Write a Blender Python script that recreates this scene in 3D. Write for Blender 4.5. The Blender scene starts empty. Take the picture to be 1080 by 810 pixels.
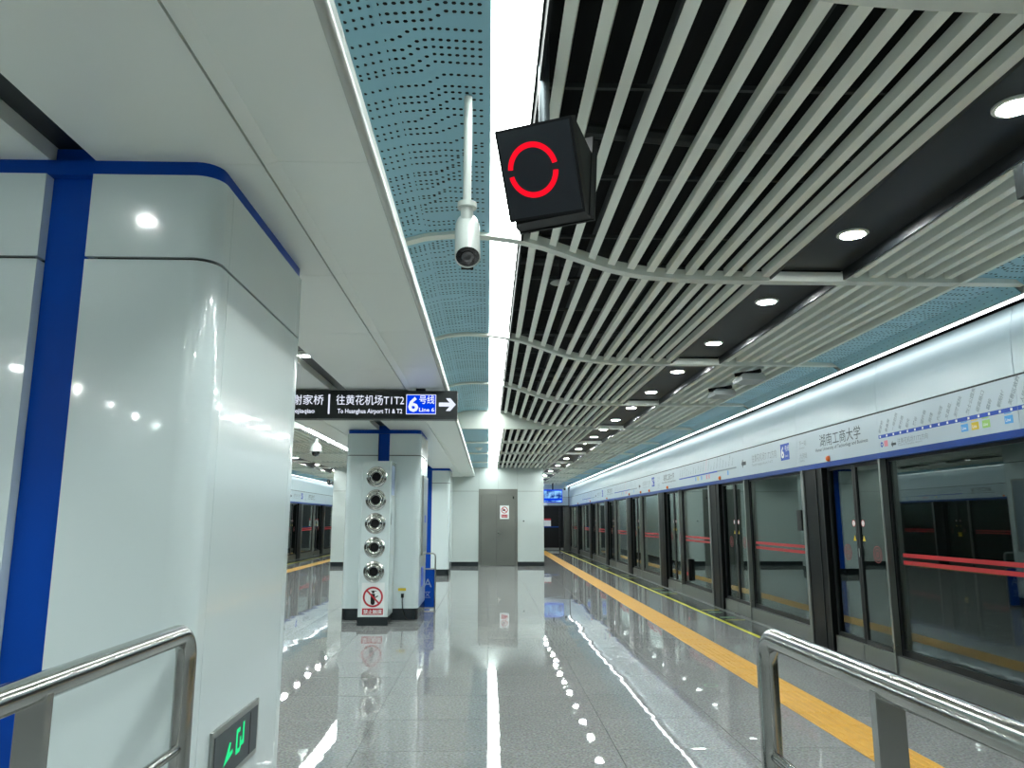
import bpy, math, random
from mathutils import Vector, Matrix
random.seed(7)
scene = bpy.context.scene
col = scene.collection
PI = math.pi

# ------------------------------------------------------------------ camera, world, exposure
CAM_H, FPX = 1.5, 800.0
pitch = math.atan2(143.0, FPX)
yaw = math.atan2(25.0*math.cos(pitch), FPX)
cam_data = bpy.data.cameras.new('camera')
cam_data.sensor_fit = 'HORIZONTAL'
cam_data.sensor_width = 36.0
cam_data.lens = FPX/1080.0*36.0
cam_data.clip_start = 0.05
cam_data.clip_end = 200
cam = bpy.data.objects.new('camera', cam_data)
cam.location = (0, 0, CAM_H)
cam.rotation_euler = (PI/2+pitch, 0, -yaw)
col.objects.link(cam)
scene.camera = cam

world = bpy.data.worlds.new('world'); scene.world = world
world.use_nodes = True
world.node_tree.nodes['Background'].inputs[0].default_value = (0.8, 0.9, 0.95, 1)
world.node_tree.nodes['Background'].inputs[1].default_value = 0.03

scene.view_settings.view_transform = 'Standard'
scene.view_settings.look = 'None'
scene.view_settings.gamma = 1
scene.view_settings.use_curve_mapping = False
scene.view_settings.exposure = 1.50

STRIP_E = 6.0      # ceiling strip lamps
LINE_E = 2.7       # linear lamp above the screen doors
DOWN_E = 430.0       # round downlights
LAMP_COL = (0.93, 1.0, 0.97, 1)
LINE_COL = (0.90, 0.98, 1.0, 1)

# ------------------------------------------------------------------ materials
MATS = {}
def nmat(name):
    m = bpy.data.materials.new(name); m.use_nodes = True
    MATS[name] = m
    return m, m.node_tree, m.node_tree.nodes['Principled BSDF']

def mat(name, c, rough=0.4, metal=0.0, spec=0.5, var=0.04, vscale=3.0, bump=0.0, bscale=40.0, coat=0.0, rvar=0.0):
    m, nt, b = nmat(name)
    N, L = nt.nodes, nt.links
    b.inputs['Roughness'].default_value = rough
    b.inputs['Metallic'].default_value = metal
    b.inputs['Specular IOR Level'].default_value = spec
    if coat:
        b.inputs['Coat Weight'].default_value = coat
        b.inputs['Coat Roughness'].default_value = 0.05
    tc = N.new('ShaderNodeTexCoord')
    nz = N.new('ShaderNodeTexNoise'); nz.inputs['Scale'].default_value = vscale; nz.inputs['Detail'].default_value = 4
    L.new(tc.outputs['Object'], nz.inputs['Vector'])
    mr = N.new('ShaderNodeMix'); mr.data_type = 'RGBA'
    mr.inputs[6].default_value = tuple(max(0, x*(1-var)) for x in c)+(1,)
    mr.inputs[7].default_value = tuple(min(1, x*(1+var)) for x in c)+(1,)
    L.new(nz.outputs['Fac'], mr.inputs[0]); L.new(mr.outputs[2], b.inputs['Base Color'])
    if rvar:
        rr = N.new('ShaderNodeMapRange'); rr.inputs[3].default_value = max(0.0, rough-rvar); rr.inputs[4].default_value = rough+rvar
        L.new(nz.outputs['Fac'], rr.inputs[0]); L.new(rr.outputs[0], b.inputs['Roughness'])
    if bump:
        n2 = N.new('ShaderNodeTexNoise'); n2.inputs['Scale'].default_value = bscale
        L.new(tc.outputs['Object'], n2.inputs['Vector'])
        bp = N.new('ShaderNodeBump'); bp.inputs['Strength'].default_value = bump; bp.inputs['Distance'].default_value = 0.01
        L.new(n2.outputs['Fac'], bp.inputs['Height']); L.new(bp.outputs[0], b.inputs['Normal'])
    return m

def emit(name, c, s):
    m = bpy.data.materials.new(name); m.use_nodes = True; MATS[name] = m
    nt = m.node_tree; nt.nodes.clear()
    e = nt.nodes.new('ShaderNodeEmission'); o = nt.nodes.new('ShaderNodeOutputMaterial')
    e.inputs[0].default_value = c; e.inputs[1].default_value = s
    nt.links.new(e.outputs[0], o.inputs[0])
    return m

mat('enamel', (0.69, 0.795, 0.80), 0.16, var=0.03, vscale=0.8, bump=0.012, bscale=5, coat=0.5)
mat('wallpanel', (0.53, 0.605, 0.585), 0.28, var=0.03, vscale=0.7)
mat('fascia', (0.57, 0.69, 0.74), 0.3, var=0.02, vscale=0.6)
mat('header', (0.47, 0.57, 0.63), 0.3, var=0.02, vscale=0.6)
mat('soffit', (0.86, 0.91, 0.85), 0.32, var=0.04, vscale=1.2, bump=0.01, bscale=3)
mat('soffit_edge', (0.50, 0.54, 0.50), 0.25)
mat('slat', (0.88, 0.92, 0.84), 0.42, var=0.04)
mat('rib', (0.72, 0.77, 0.71), 0.4)
mat('perf_blue', (0.27, 0.55, 0.68), 0.38, var=0.05, vscale=1.5)
mat('hole', (0.006, 0.009, 0.012), 0.8)
mat('plenum', (0.006, 0.008, 0.009), 0.9)
mat('carrier', (0.06, 0.07, 0.07), 0.6)
mat('channel', (0.011, 0.014, 0.016), 0.35)
mat('dark_metal', (0.016, 0.019, 0.020), 0.4, metal=0.2, spec=0.3)
mat('black', (0.006, 0.007, 0.008), 0.35, spec=0.25)
mat('led_face', (0.010, 0.014, 0.020), 0.3)
mat('sign_black', (0.022, 0.028, 0.028), 0.45)
mat('blue', (0.002, 0.062, 0.40), 0.35, var=0.08, spec=0.15)
mat('blue_edge', (0.006, 0.05, 0.27), 0.4, spec=0.2)
mat('ink', (0.03, 0.045, 0.06), 0.5)
mat('ink_grey', (0.22, 0.28, 0.32), 0.5)
mat('ink_blue', (0.012, 0.07, 0.45), 0.5)
mat('print_white', (0.8, 0.85, 0.85), 0.5)
mat('print_red', (0.45, 0.015, 0.03), 0.45)
mat('decal_red', (0.40, 0.014, 0.02), 0.45)
mat('decal_faint', (0.32, 0.07, 0.07), 0.5)
mat('print_yellow', (0.72, 0.55, 0.03), 0.5)
mat('print_cyan', (0.08, 0.36, 0.75), 0.5)
mat('print_green', (0.32, 0.60, 0.15), 0.5)
mat('print_pink', (0.75, 0.25, 0.32), 0.5)
mat('pale_blue', (0.30, 0.40, 0.58), 0.5)
mat('plinth', (0.010, 0.016, 0.019), 0.25)
mat('steel', (0.36, 0.38, 0.36), 0.30, metal=1.0, var=0.08, vscale=2.0, rvar=0.08)
mat('door_steel', (0.20, 0.21, 0.19), 0.32, metal=0.9, var=0.12, vscale=1.6, rvar=0.08)
mat('kick_steel', (0.28, 0.30, 0.29), 0.35, metal=0.9, var=0.12, vscale=1.5, rvar=0.1)
mat('post_steel', (0.10, 0.105, 0.10), 0.32, metal=0.8, var=0.1)
mat('rail_steel', (0.42, 0.43, 0.41), 0.17, metal=1.0, var=0.06, vscale=4, rvar=0.05)
mat('chrome', (0.62, 0.63, 0.60), 0.12, metal=1.0)
mat('post_dark', (0.004, 0.005, 0.005), 0.3, metal=0.0, spec=0.12)
mat('galv', (0.10, 0.12, 0.13), 0.5, metal=0.6)
mat('cam_white', (0.60, 0.65, 0.62), 0.3)
mat('box_grey', (0.36, 0.40, 0.40), 0.4)
mat('orange', (0.80, 0.16, 0.02), 0.3)
mat('threshold', (0.030, 0.036, 0.036), 0.22, var=0.2, vscale=8)
mat('yellow_line', (0.62, 0.60, 0.06), 0.45)
mat('mark_green', (0.10, 0.22, 0.12), 0.5)
mat('grout', (0.09, 0.10, 0.095), 0.7)
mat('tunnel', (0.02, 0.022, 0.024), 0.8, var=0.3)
mat('tactile', (0.66, 0.36, 0.055), 0.42, var=0.08, vscale=5)
mat('lens', (0.01, 0.012, 0.015), 0.05, coat=1.0)
mat('groove', (0.05, 0.06, 0.06), 0.6)
emit('strip', LAMP_COL, STRIP_E)
emit('line', LINE_COL, LINE_E)
emit('down', (0.95, 1.0, 0.98, 1), DOWN_E)
emit('down_small', (0.95, 1.0, 0.98, 1), 100.0)
emit('led_red', (1.0, 0.006, 0.022, 1), 0.40)
emit('led_green', (0.03, 0.80, 0.28, 1), 0.38)
emit('lit_white', (0.80, 0.86, 1.0, 1), 0.38)
emit('lit_blue', (0.0, 0.05, 0.80, 1), 0.36)

def granite():
    m, nt, b = nmat('granite')
    N, L = nt.nodes, nt.links
    tc = N.new('ShaderNodeTexCoord'); oi = N.new('ShaderNodeObjectInfo'); geo = N.new('ShaderNodeNewGeometry')
    v = N.new('ShaderNodeTexVoronoi'); v.inputs['Scale'].default_value = 90
    n = N.new('ShaderNodeTexNoise'); n.inputs['Scale'].default_value = 55; n.inputs['Detail'].default_value = 5
    n3 = N.new('ShaderNodeTexNoise'); n3.inputs['Scale'].default_value = 0.7
    for x in (v, n, n3): L.new(geo.outputs['Position'], x.inputs['Vector'])
    r = N.new('ShaderNodeValToRGB'); r.color_ramp.elements[0].position = 0.30; r.color_ramp.elements[1].position = 0.72
    r.color_ramp.elements[0].color = (0.20, 0.228, 0.223, 1); r.color_ramp.elements[1].color = (0.40, 0.442, 0.433, 1)
    L.new(n.outputs['Fac'], r.inputs[0])
    sp = N.new('ShaderNodeMix'); sp.data_type = 'RGBA'; sp.blend_type = 'MULTIPLY'; sp.inputs[0].default_value = 0.35
    L.new(r.outputs[0], sp.inputs[6]); L.new(v.outputs['Color'], sp.inputs[7])
    hs = N.new('ShaderNodeHueSaturation'); hs.inputs['Saturation'].default_value = 0.35
    mr = N.new('ShaderNodeMapRange'); mr.inputs[3].default_value = 0.90; mr.inputs[4].default_value = 1.12
    ad = N.new('ShaderNodeMath'); ad.operation = 'ADD'
    ml = N.new('ShaderNodeMath'); ml.operation = 'MULTIPLY'; ml.inputs[1].default_value = 0.35
    L.new(oi.outputs['Random'], ml.inputs[0]); L.new(ml.outputs[0], ad.inputs[0]); L.new(n3.outputs['Fac'], ad.inputs[1])
    L.new(ad.outputs[0], mr.inputs[0]); L.new(mr.outputs[0], hs.inputs['Value'])
    L.new(sp.outputs[2], hs.inputs['Color']); L.new(hs.outputs[0], b.inputs['Base Color'])
    b.inputs['Roughness'].default_value = 0.022
    b.inputs['Specular IOR Level'].default_value = 0.55
    n2 = N.new('ShaderNodeTexNoise'); n2.inputs['Scale'].default_value = 2.2; n2.inputs['Detail'].default_value = 2
    L.new(geo.outputs['Position'], n2.inputs['Vector'])
    bp = N.new('ShaderNodeBump'); bp.inputs['Strength'].default_value = 0.05; bp.inputs['Distance'].default_value = 0.02
    L.new(n2.outputs['Fac'], bp.inputs['Height']); L.new(bp.outputs[0], b.inputs['Normal'])
granite()

def glass(name, f0, tint):
    m = bpy.data.materials.new(name); m.use_nodes = True; MATS[name] = m
    nt = m.node_tree; N, L = nt.nodes, nt.links; N.clear()
    o = N.new('ShaderNodeOutputMaterial'); mx = N.new('ShaderNodeMixShader')
    t = N.new('ShaderNodeBsdfTransparent'); t.inputs[0].default_value = tint
    g = N.new('ShaderNodeBsdfGlossy'); g.inputs['Roughness'].default_value = 0.0; g.inputs[0].default_value = (0.88, 0.97, 0.95, 1)
    ge = N.new('ShaderNodeNewGeometry')
    d = N.new('ShaderNodeVectorMath'); d.operation = 'DOT_PRODUCT'
    L.new(ge.outputs['Incoming'], d.inputs[0]); L.new(ge.outputs['Normal'], d.inputs[1])
    a = N.new('ShaderNodeMath'); a.operation = 'ABSOLUTE'; L.new(d.outputs['Value'], a.inputs[0])
    s = N.new('ShaderNodeMath'); s.operation = 'SUBTRACT'; s.inputs[0].default_value = 1; L.new(a.outputs[0], s.inputs[1])
    p = N.new('ShaderNodeMath'); p.operation = 'POWER'; p.inputs[1].default_value = 5; L.new(s.outputs[0], p.inputs[0])
    k = N.new('ShaderNodeMath'); k.operation = 'MULTIPLY_ADD'; k.inputs[1].default_value = 1-f0; k.inputs[2].default_value = f0
    L.new(p.outputs[0], k.inputs[0]); L.new(k.outputs[0], mx.inputs[0])
    L.new(t.outputs[0], mx.inputs[1]); L.new(g.outputs[0], mx.inputs[2]); L.new(mx.outputs[0], o.inputs[0])
glass('glass', 0.085, (0.62, 0.68, 0.66, 1))

def screen_mat():
    m = bpy.data.materials.new('tv_picture'); m.use_nodes = True; MATS['tv_picture'] = m
    nt = m.node_tree; N, L = nt.nodes, nt.links; N.clear()
    o = N.new('ShaderNodeOutputMaterial'); e = N.new('ShaderNodeEmission'); e.inputs[1].default_value = 0.42
    tc = N.new('ShaderNodeTexCoord'); nz = N.new('ShaderNodeTexNoise'); nz.inputs['Scale'].default_value = 5
    r = N.new('ShaderNodeValToRGB')
    r.color_ramp.elements[0].position = 0.38; r.color_ramp.elements[0].color = (0.01, 0.04, 0.22, 1)
    r.color_ramp.elements[1].position = 0.62; r.color_ramp.elements[1].color = (0.25, 0.55, 0.95, 1)
    L.new(tc.outputs['Object'], nz.inputs['Vector']); L.new(nz.outputs['Fac'], r.inputs[0])
    L.new(r.outputs[0], e.inputs[0]); L.new(e.outputs[0], o.inputs[0])
screen_mat()

# ------------------------------------------------------------------ helpers
class MB:
    def __init__(s): s.v = []; s.f = []
    def box(s, x0, x1, y0, y1, z0, z1):
        n = len(s.v)
        s.v += [(x0,y0,z0),(x1,y0,z0),(x1,y1,z0),(x0,y1,z0),(x0,y0,z1),(x1,y0,z1),(x1,y1,z1),(x0,y1,z1)]
        s.f += [tuple(n+i for i in q) for q in ((3,2,1,0),(4,5,6,7),(0,1,5,4),(1,2,6,5),(2,3,7,6),(3,0,4,7))]
        return s
    def bevbox(s, x0, x1, y0, y1, z0, z1, b):
        # box with chamfered upper rim
        n = len(s.v)
        for (z, d) in ((z0, 0), (z1-b, 0), (z1, b)):
            s.v += [(x0+d,y0+d,z),(x1-d,y0+d,z),(x1-d,y1-d,z),(x0+d,y1-d,z)]
        s.f.append((n+3,n+2,n+1,n)); s.f.append((n+8,n+9,n+10,n+11))
        for k in (0, 4):
            for i in range(4):
                j = (i+1) % 4
                s.f.append((n+k+i, n+k+j, n+k+4+j, n+k+4+i))
        return s
    def prism(s, prof, y0, y1, axis='y', caps=True):
        # prof: closed polygon (a,b); extruded along axis
        n = len(s.v); m = len(prof)
        def P(a, b, t):
            return {'y': (a,t,b), 'x': (t,a,b), 'z': (a,b,t)}[axis]
        for t in (y0, y1):
            s.v += [P(a,b,t) for a,b in prof]
        for i in range(m):
            j = (i+1) % m
            s.f.append((n+i, n+j, n+m+j, n+m+i))
        if caps:
            s.f.append(tuple(n+i for i in reversed(range(m)))); s.f.append(tuple(n+m+i for i in range(m)))
        return s
    def strip(s, pts, y0, y1):
        # open sheet following pts (x,z) between y0 and y1
        n = len(s.v); m = len(pts)
        for t in (y0, y1): s.v += [(a,t,b) for a,b in pts]
        for i in range(m-1): s.f.append((n+i, n+i+1, n+m+i+1, n+m+i))
        return s
    def tube(s, path, r, n=12, caps=True):
        path = [Vector(p) for p in path]; rings = []
        prev = None
        for i, p in enumerate(path):
            d = (path[min(i+1, len(path)-1)]-path[max(i-1, 0)]).normalized()
            if prev is None:
                u = d.orthogonal().normalized()
            else:
                u = (prev - d*prev.dot(d)).normalized()
            prev = u; w = d.cross(u)
            rr = r[i] if isinstance(r, (list, tuple)) else r
            k = len(s.v)
            for a in range(n):
                t = 2*PI*a/n
                q = p+u*(rr*math.cos(t))+w*(rr*math.sin(t)); s.v.append(tuple(q))
            rings.append(k)
        for i in range(len(rings)-1):
            for a in range(n):
                b = (a+1) % n
                s.f.append((rings[i]+a, rings[i]+b, rings[i+1]+b, rings[i+1]+a))
        if caps:
            s.f.append(tuple(rings[0]+a for a in reversed(range(n)))); s.f.append(tuple(rings[-1]+a for a in range(n)))
        return s
    def lathe(s, prof, M=None, n=24):
        # prof list of (r, h) about local z, M places it
        M = M or Matrix(); k0 = len(s.v)
        for r, h in prof:
            for a in range(n):
                t = 2*PI*a/n
                s.v.append(tuple(M @ Vector((r*math.cos(t), r*math.sin(t), h))))
        for i in range(len(prof)-1):
            for a in range(n):
                b = (a+1) % n
                s.f.append((k0+i*n+a, k0+i*n+b, k0+(i+1)*n+b, k0+(i+1)*n+a))
        if prof[0][0] > 1e-4: s.f.append(tuple(k0+a for a in reversed(range(n))))
        if prof[-1][0] > 1e-4: s.f.append(tuple(k0+(len(prof)-1)*n+a for a in range(n)))
        return s
    def poly(s, pts):
        n = len(s.v); s.v += [tuple(p) for p in pts]; s.f.append(tuple(range(n, n+len(pts)))); return s
    def add(s, verts, faces, M):
        n = len(s.v); s.v += [tuple(M @ Vector(v)) for v in verts]; s.f += [tuple(n+i for i in f) for f in faces]; return s
    def xform(s, M):
        s.v = [tuple(M @ Vector(v)) for v in s.v]; return s
    def mesh(s, name, m, smooth=None):
        me = bpy.data.meshes.new(name)
        me.from_pydata(s.v, [], s.f); me.update()
        me.materials.append(MATS[m])
        if smooth is not None:
            me.polygons.foreach_set('use_smooth', [True]*len(me.polygons))
            me.set_sharp_from_angle(angle=math.radians(smooth))
        return me
    def build(s, name, m, parent=None, loc=(0,0,0), rot=(0,0,0), smooth=None):
        return obj(name, s.mesh(name, m, smooth), parent, loc, rot)

MIRC = -3.3
def mir(mb, flip):
    if flip:
        mb.v = [(MIRC-x, y, z) for x, y, z in mb.v]; mb.f = [tuple(reversed(f)) for f in mb.f]
    return mb

def obj(name, me, parent=None, loc=(0,0,0), rot=(0,0,0)):
    o = bpy.data.objects.new(name, me); col.objects.link(o)
    o.location = loc; o.rotation_euler = rot
    if parent: o.parent = parent
    return o
def tag(o, label=None, cat=None, group=None, kind=None):
    if label: o['label'] = label
    if cat: o['category'] = cat
    if group: o['group'] = group
    if kind: o['kind'] = kind
    return o
def empty(name, loc=(0,0,0), rz=0, **k):
    o = bpy.data.objects.new(name, None); col.objects.link(o)
    o.location = loc; o.rotation_euler = (0,0,rz); o.empty_display_size = 0.1
    return tag(o, **k)
def struct(name, label, cat, loc=(0,0,0)):
    return empty(name, loc, label=label, cat=cat, kind='structure')
def copy_tree(o, parent=None):
    c = o.copy(); col.objects.link(c); c.parent = parent
    for ch in list(o.children): copy_tree(ch, c)
    return c

TXT = {}
def text_geo(s, size, bold=0.0, align='LEFT'):
    key = (s, size, bold, align)
    if key in TXT: return TXT[key]
    cu = bpy.data.curves.new('t', 'FONT'); cu.body = s; cu.size = size; cu.align_x = align
    cu.resolution_u = 2; cu.offset = bold
    o = bpy.data.objects.new('t', cu); col.objects.link(o)
    dg = bpy.context.evaluated_depsgraph_get(); dg.update()
    me = bpy.data.meshes.new_from_object(o.evaluated_get(dg))
    r = ([tuple(v.co) for v in me.vertices], [tuple(p.vertices) for p in me.polygons])
    bpy.data.objects.remove(o); bpy.data.curves.remove(cu); bpy.data.meshes.remove(me)
    TXT[key] = r
    return r
def frame(o, xdir, ydir):
    x = Vector(xdir).normalized(); y = Vector(ydir).normalized(); z = x.cross(y)
    return Matrix(((x.x,y.x,z.x,o[0]),(x.y,y.y,z.y,o[1]),(x.z,y.z,z.z,o[2]),(0,0,0,1)))
def text(mb, s, size, M, bold=0.0, align='LEFT', sx=1.0, width=None):
    v, f = text_geo(s, size, bold, align)
    if width:
        w = max(a[0] for a in v)-min(a[0] for a in v)
        sx = width/max(w, 1e-6)
    return mb.add([(a[0]*sx, a[1], a[2]) for a in v], f, M)
def flat(mb, M, x0, x1, y0, y1, t=0.0008):
    # thin raised print rectangle in the plane of M
    b = MB().box(x0, x1, y0, y1, 0, t)
    return mb.add(b.v, b.f, M)
def ring(mb, M, r0, r1, a0=0, a1=2*PI, n=36, t=0.001):
    k = len(mb.v); full = abs(a1-a0-2*PI) < 1e-6
    m = n if full else n+1
    for i in range(m):
        a = a0+(a1-a0)*i/n
        for r in (r0, r1): mb.v.append(tuple(M @ Vector((r*math.cos(a), r*math.sin(a), t))))
    for i in range(n):
        j = (i+1) % m
        mb.f.append((k+2*i, k+2*i+1, k+2*j+1, k+2*j))
    return mb

ORD = ['first','second','third','fourth','fifth','sixth','seventh','eighth','ninth','tenth','eleventh','twelfth','thirteenth',
       'fourteenth','fifteenth','sixteenth','seventeenth','eighteenth','nineteenth','twentieth','twenty-first','twenty-second',
       'twenty-third','twenty-fourth','twenty-fifth']
FRONT = lambda x, y, z: frame((x,y,z), (1,0,0), (0,0,1))      # faces -Y
FACE_L = lambda x, y, z: frame((x,y,z), (0,-1,0), (0,0,1))    # faces -X (right-hand doors)
FACE_R = lambda x, y, z: frame((x,y,z), (0,1,0), (0,0,1))     # faces +X (left-hand doors)

Y0, Y1, YW = -11.0, 38.0, 25.5     # back of the hall, platform end, service-room wall
XP = 4.0

# ------------------------------------------------------------------ floor
floor = MB().box(-7.3, 4.0, Y0, Y1, -0.12, -0.004).build('floor', 'grout')
tag(floor, 'polished speckled grey granite platform floor', 'floor', kind='structure')
TX, TY = 0.86, 0.80
xs = [MIRC-2.44] + [TX*k for k in range(-6, 3)] + [2.44]
cols = [(xs[i], xs[i+1]) for i in range(len(xs)-1)] + [(2.81, 3.49), (MIRC-3.49, MIRC-2.81)]
ys = []; y = 6.15-TY*14
while y < Y1: ys.append((max(y, Y0), min(y+TY, Y1))); y += TY
G = 0.002
tile_meshes = {}
far = MB(); ntile = 0
for (xa, xb) in cols:
    for (ya, yb) in ys:
        cx, cy = (xa+xb)/2, (ya+yb)/2
        near = -2.7 < cx < 3.6 and 1.0 < cy < 18.8
        rx, ry = random.gauss(0, 0.0010), random.gauss(0, 0.0010)
        if near:
            key = (round(xb-xa, 3), round(yb-ya, 3))
            if key not in tile_meshes:
                w, h = (xb-xa)/2-G, (yb-ya)/2-G
                tile_meshes[key] = MB().bevbox(-w, w, -h, h, -0.012, 0, 0.0012).mesh('tile', 'granite')
            obj('tile', tile_meshes[key], floor, (cx, cy, 0), (rx, ry, 0)); ntile += 1
        else:
            w, h = (xb-xa)/2-G, (yb-ya)/2-G
            far.poly([(cx+a*w, cy+b*h, a*w*-ry+b*h*rx) for a, b in ((-1,-1),(1,-1),(1,1),(-1,1))])
tag(far.build('tile_field', 'granite', floor), kind='stuff')

# tactile strips
tm = MB().bevbox(-0.183, 0.183, -0.183, 0.183, -0.004, 0.002, 0.002)
for i in range(6):
    x = -0.150+i*0.060
    tm.bevbox(x-0.016, x+0.016, -0.168, 0.168, 0.002, 0.006, 0.003)
tm = tm.mesh('tactile_tile', 'tactile')
y = 0.5
while y < Y1-0.2:
    obj('tactile_tile', tm, floor, (2.625, y, 0.0)); y += 0.37
lt = MB(); y = 8
while y < Y1-0.2:
    lt.bevbox(MIRC-2.625-0.183, MIRC-2.625+0.183, y-0.183, y+0.183, -0.004, 0.004, 0.002); y += 0.37
tag(lt.build('tactile_strip', 'tactile', floor), kind='stuff')
for fl in (0, 1):
    mir(MB().box(3.50, 3.555, Y0, Y1, -0.004, 0.001), fl).build('edge_line', 'yellow_line', floor)
    mir(MB().box(3.558, 3.93, Y0, Y1, -0.004, 0.0005), fl).build('threshold_strip', 'threshold', floor)
    mir(MB().box(3.935, 4.03, Y0, Y1, -0.004, 0.006).box(3.945, 3.955, Y0, Y1, 0.006, 0.009).box(3.975, 3.985, Y0, Y1, 0.006, 0.009), fl).build('sill_plate', 'kick_steel', floor)
MOD = 4.16
mods = [0.68+MOD*k for k in range(9)]
for ym in mods:
    d0, d1 = ym+2.85, ym+4.14
    if d0 > Y1-0.5: continue
    MB().box(3.60, 3.90, d0-0.02, d0+0.02, 0.0005, 0.0015).box(3.60, 3.90, d1-0.02, d1+0.02, 0.0005, 0.0015).build('door_marking', 'yellow_line', floor)
    a = MB()
    for yy in (d0+0.32, d1-0.32):
        a.poly([(3.62,yy-0.05,0.0016),(3.78,yy-0.05,0.0016),(3.78,yy-0.11,0.0016),(3.88,yy,0.0016),(3.78,yy+0.11,0.0016),(3.78,yy+0.05,0.0016),(3.62,yy+0.05,0.0016)])
    a.build('arrow_marking', 'mark_green', floor)
rg = MB(); ring(rg, Matrix.Translation((2.05, 7.28, 0.0)), 0.052, 0.066, t=0.003)
rgo = rg.build('floor_socket_cover', 'mark_green'); tag(rgo, 'small round green-edged cover set in the floor left of the yellow strip', 'floor cover')

# ------------------------------------------------------------------ ceiling
PROF = [(-0.80,3.385),(-0.61,3.44),(-0.45,3.485),(-0.25,3.503),(0.0,3.492),(0.19,3.468),(0.38,3.42),(0.55,3.36),(0.70,3.308),(0.84,3.262),
        (1.0,3.226),(1.15,3.204),(1.32,3.19),(1.5,3.182),(1.8,3.178),(9,3.178)]
def zc(x):
    for (a, za), (b, zb) in zip(PROF, PROF[1:]):
        if a <= x <= b:
            t = (x-a)/(b-a); return za+(zb-za)*t
    return PROF[0][1]
ZF = 3.178
RIBS = [-0.8, 2.2, 5.19, 8.16, 11.17]
BEAM = 14.17
FRIBS = [16.95, 19.8, 22.9]
ERIBS = [25.6, 28.5, 31.4, 34.3, 37.2]
SLX = [0.285+0.1385*k for k in range(13)]
SRX = [2.585+0.1385*k for k in range(6)]
LX0, LX1 = 0.0, 0.205
ROOF = 4.15

roof = MB().box(-7.4, 4.4, Y0, Y1+0.2, ROOF, ROOF+0.1).build('ceiling', 'plenum')
tag(roof, 'black plenum seen between the ceiling slats', 'ceiling', kind='structure')
rods = MB(); y = 0.4
while y < 25:
    rods.box(0.2, 2.0, y-0.012, y+0.012, 3.62, 3.645); y += 1.02
rods.build('carrier_rail', 'carrier', roof)
rods = MB()
for y in (1.6, 4.4, 6.9, 9.7, 12.6): rods.tube([(0.1, y, 3.95), (2.6, y+0.35, 3.95)], 0.05, 8)
for x in (0.9, 1.55): rods.tube([(x, 0, 3.85), (x, 25, 3.85)], 0.045, 8)
rods.build('service_pipe', 'carrier', roof)

def rib_mesh(yc, x0, x1, w=0.09, h=0.07):
    n = 60; top = []; bot = []
    for i in range(n+1):
        x = x0+(x1-x0)*i/n
        bot.append((x, zc(x))); top.append((x, zc(x)+h))
    return MB().prism(bot+top[::-1], yc-w/2, yc+w/2)

def perforations(pts_x, zfun, y0, y1, rnd, flip):
    # rows of small holes; every row steps sideways as it crosses the panel
    mb = MB(); nx = len(pts_x)
    yr = y0+0.05; d = 0.08; c = nx*0.5; drift = 0.5; n = 0
    while yr < y1+0.12:
        k = max(1, round(abs(d)/0.03))
        for i, x in enumerate(pts_x):
            t = min(1, max(0, (i-c)/k+0.5)) if k > 1 else (0 if i < c else 1)
            y = yr+d*(1-t)
            if not (y0+0.02 < y < y1-0.02): continue
            z = zfun(x)-0.0012
            mb.poly([(x+0.0105*math.cos(a), y+0.0105*math.sin(a), z) for a in (0, 1.047, 2.094, 3.1416, 4.189, 5.236)])
        yr += rnd.choice((0.052, 0.056, 0.075, 0.095, 0.115))
        d += rnd.choice((-0.02, -0.01, 0.0, 0.0, 0.01, 0.018)); d = min(0.13, max(-0.10, d))
        c += drift*rnd.choice((0.0, 1.0, 1.0, 2.0)); n += 1
        if c < 3: drift = abs(drift)
        if c > nx-4: drift = -abs(drift)
        if n % 9 == 0:
            d0 = d; c = nx*rnd.uniform(0.25, 0.75); d = rnd.choice((-0.08, 0.06, 0.11)); drift = rnd.choice((-0.8, 0.8))
            yr += max(0.0, d0-d)*0.8
    return mir(mb, flip)

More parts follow.
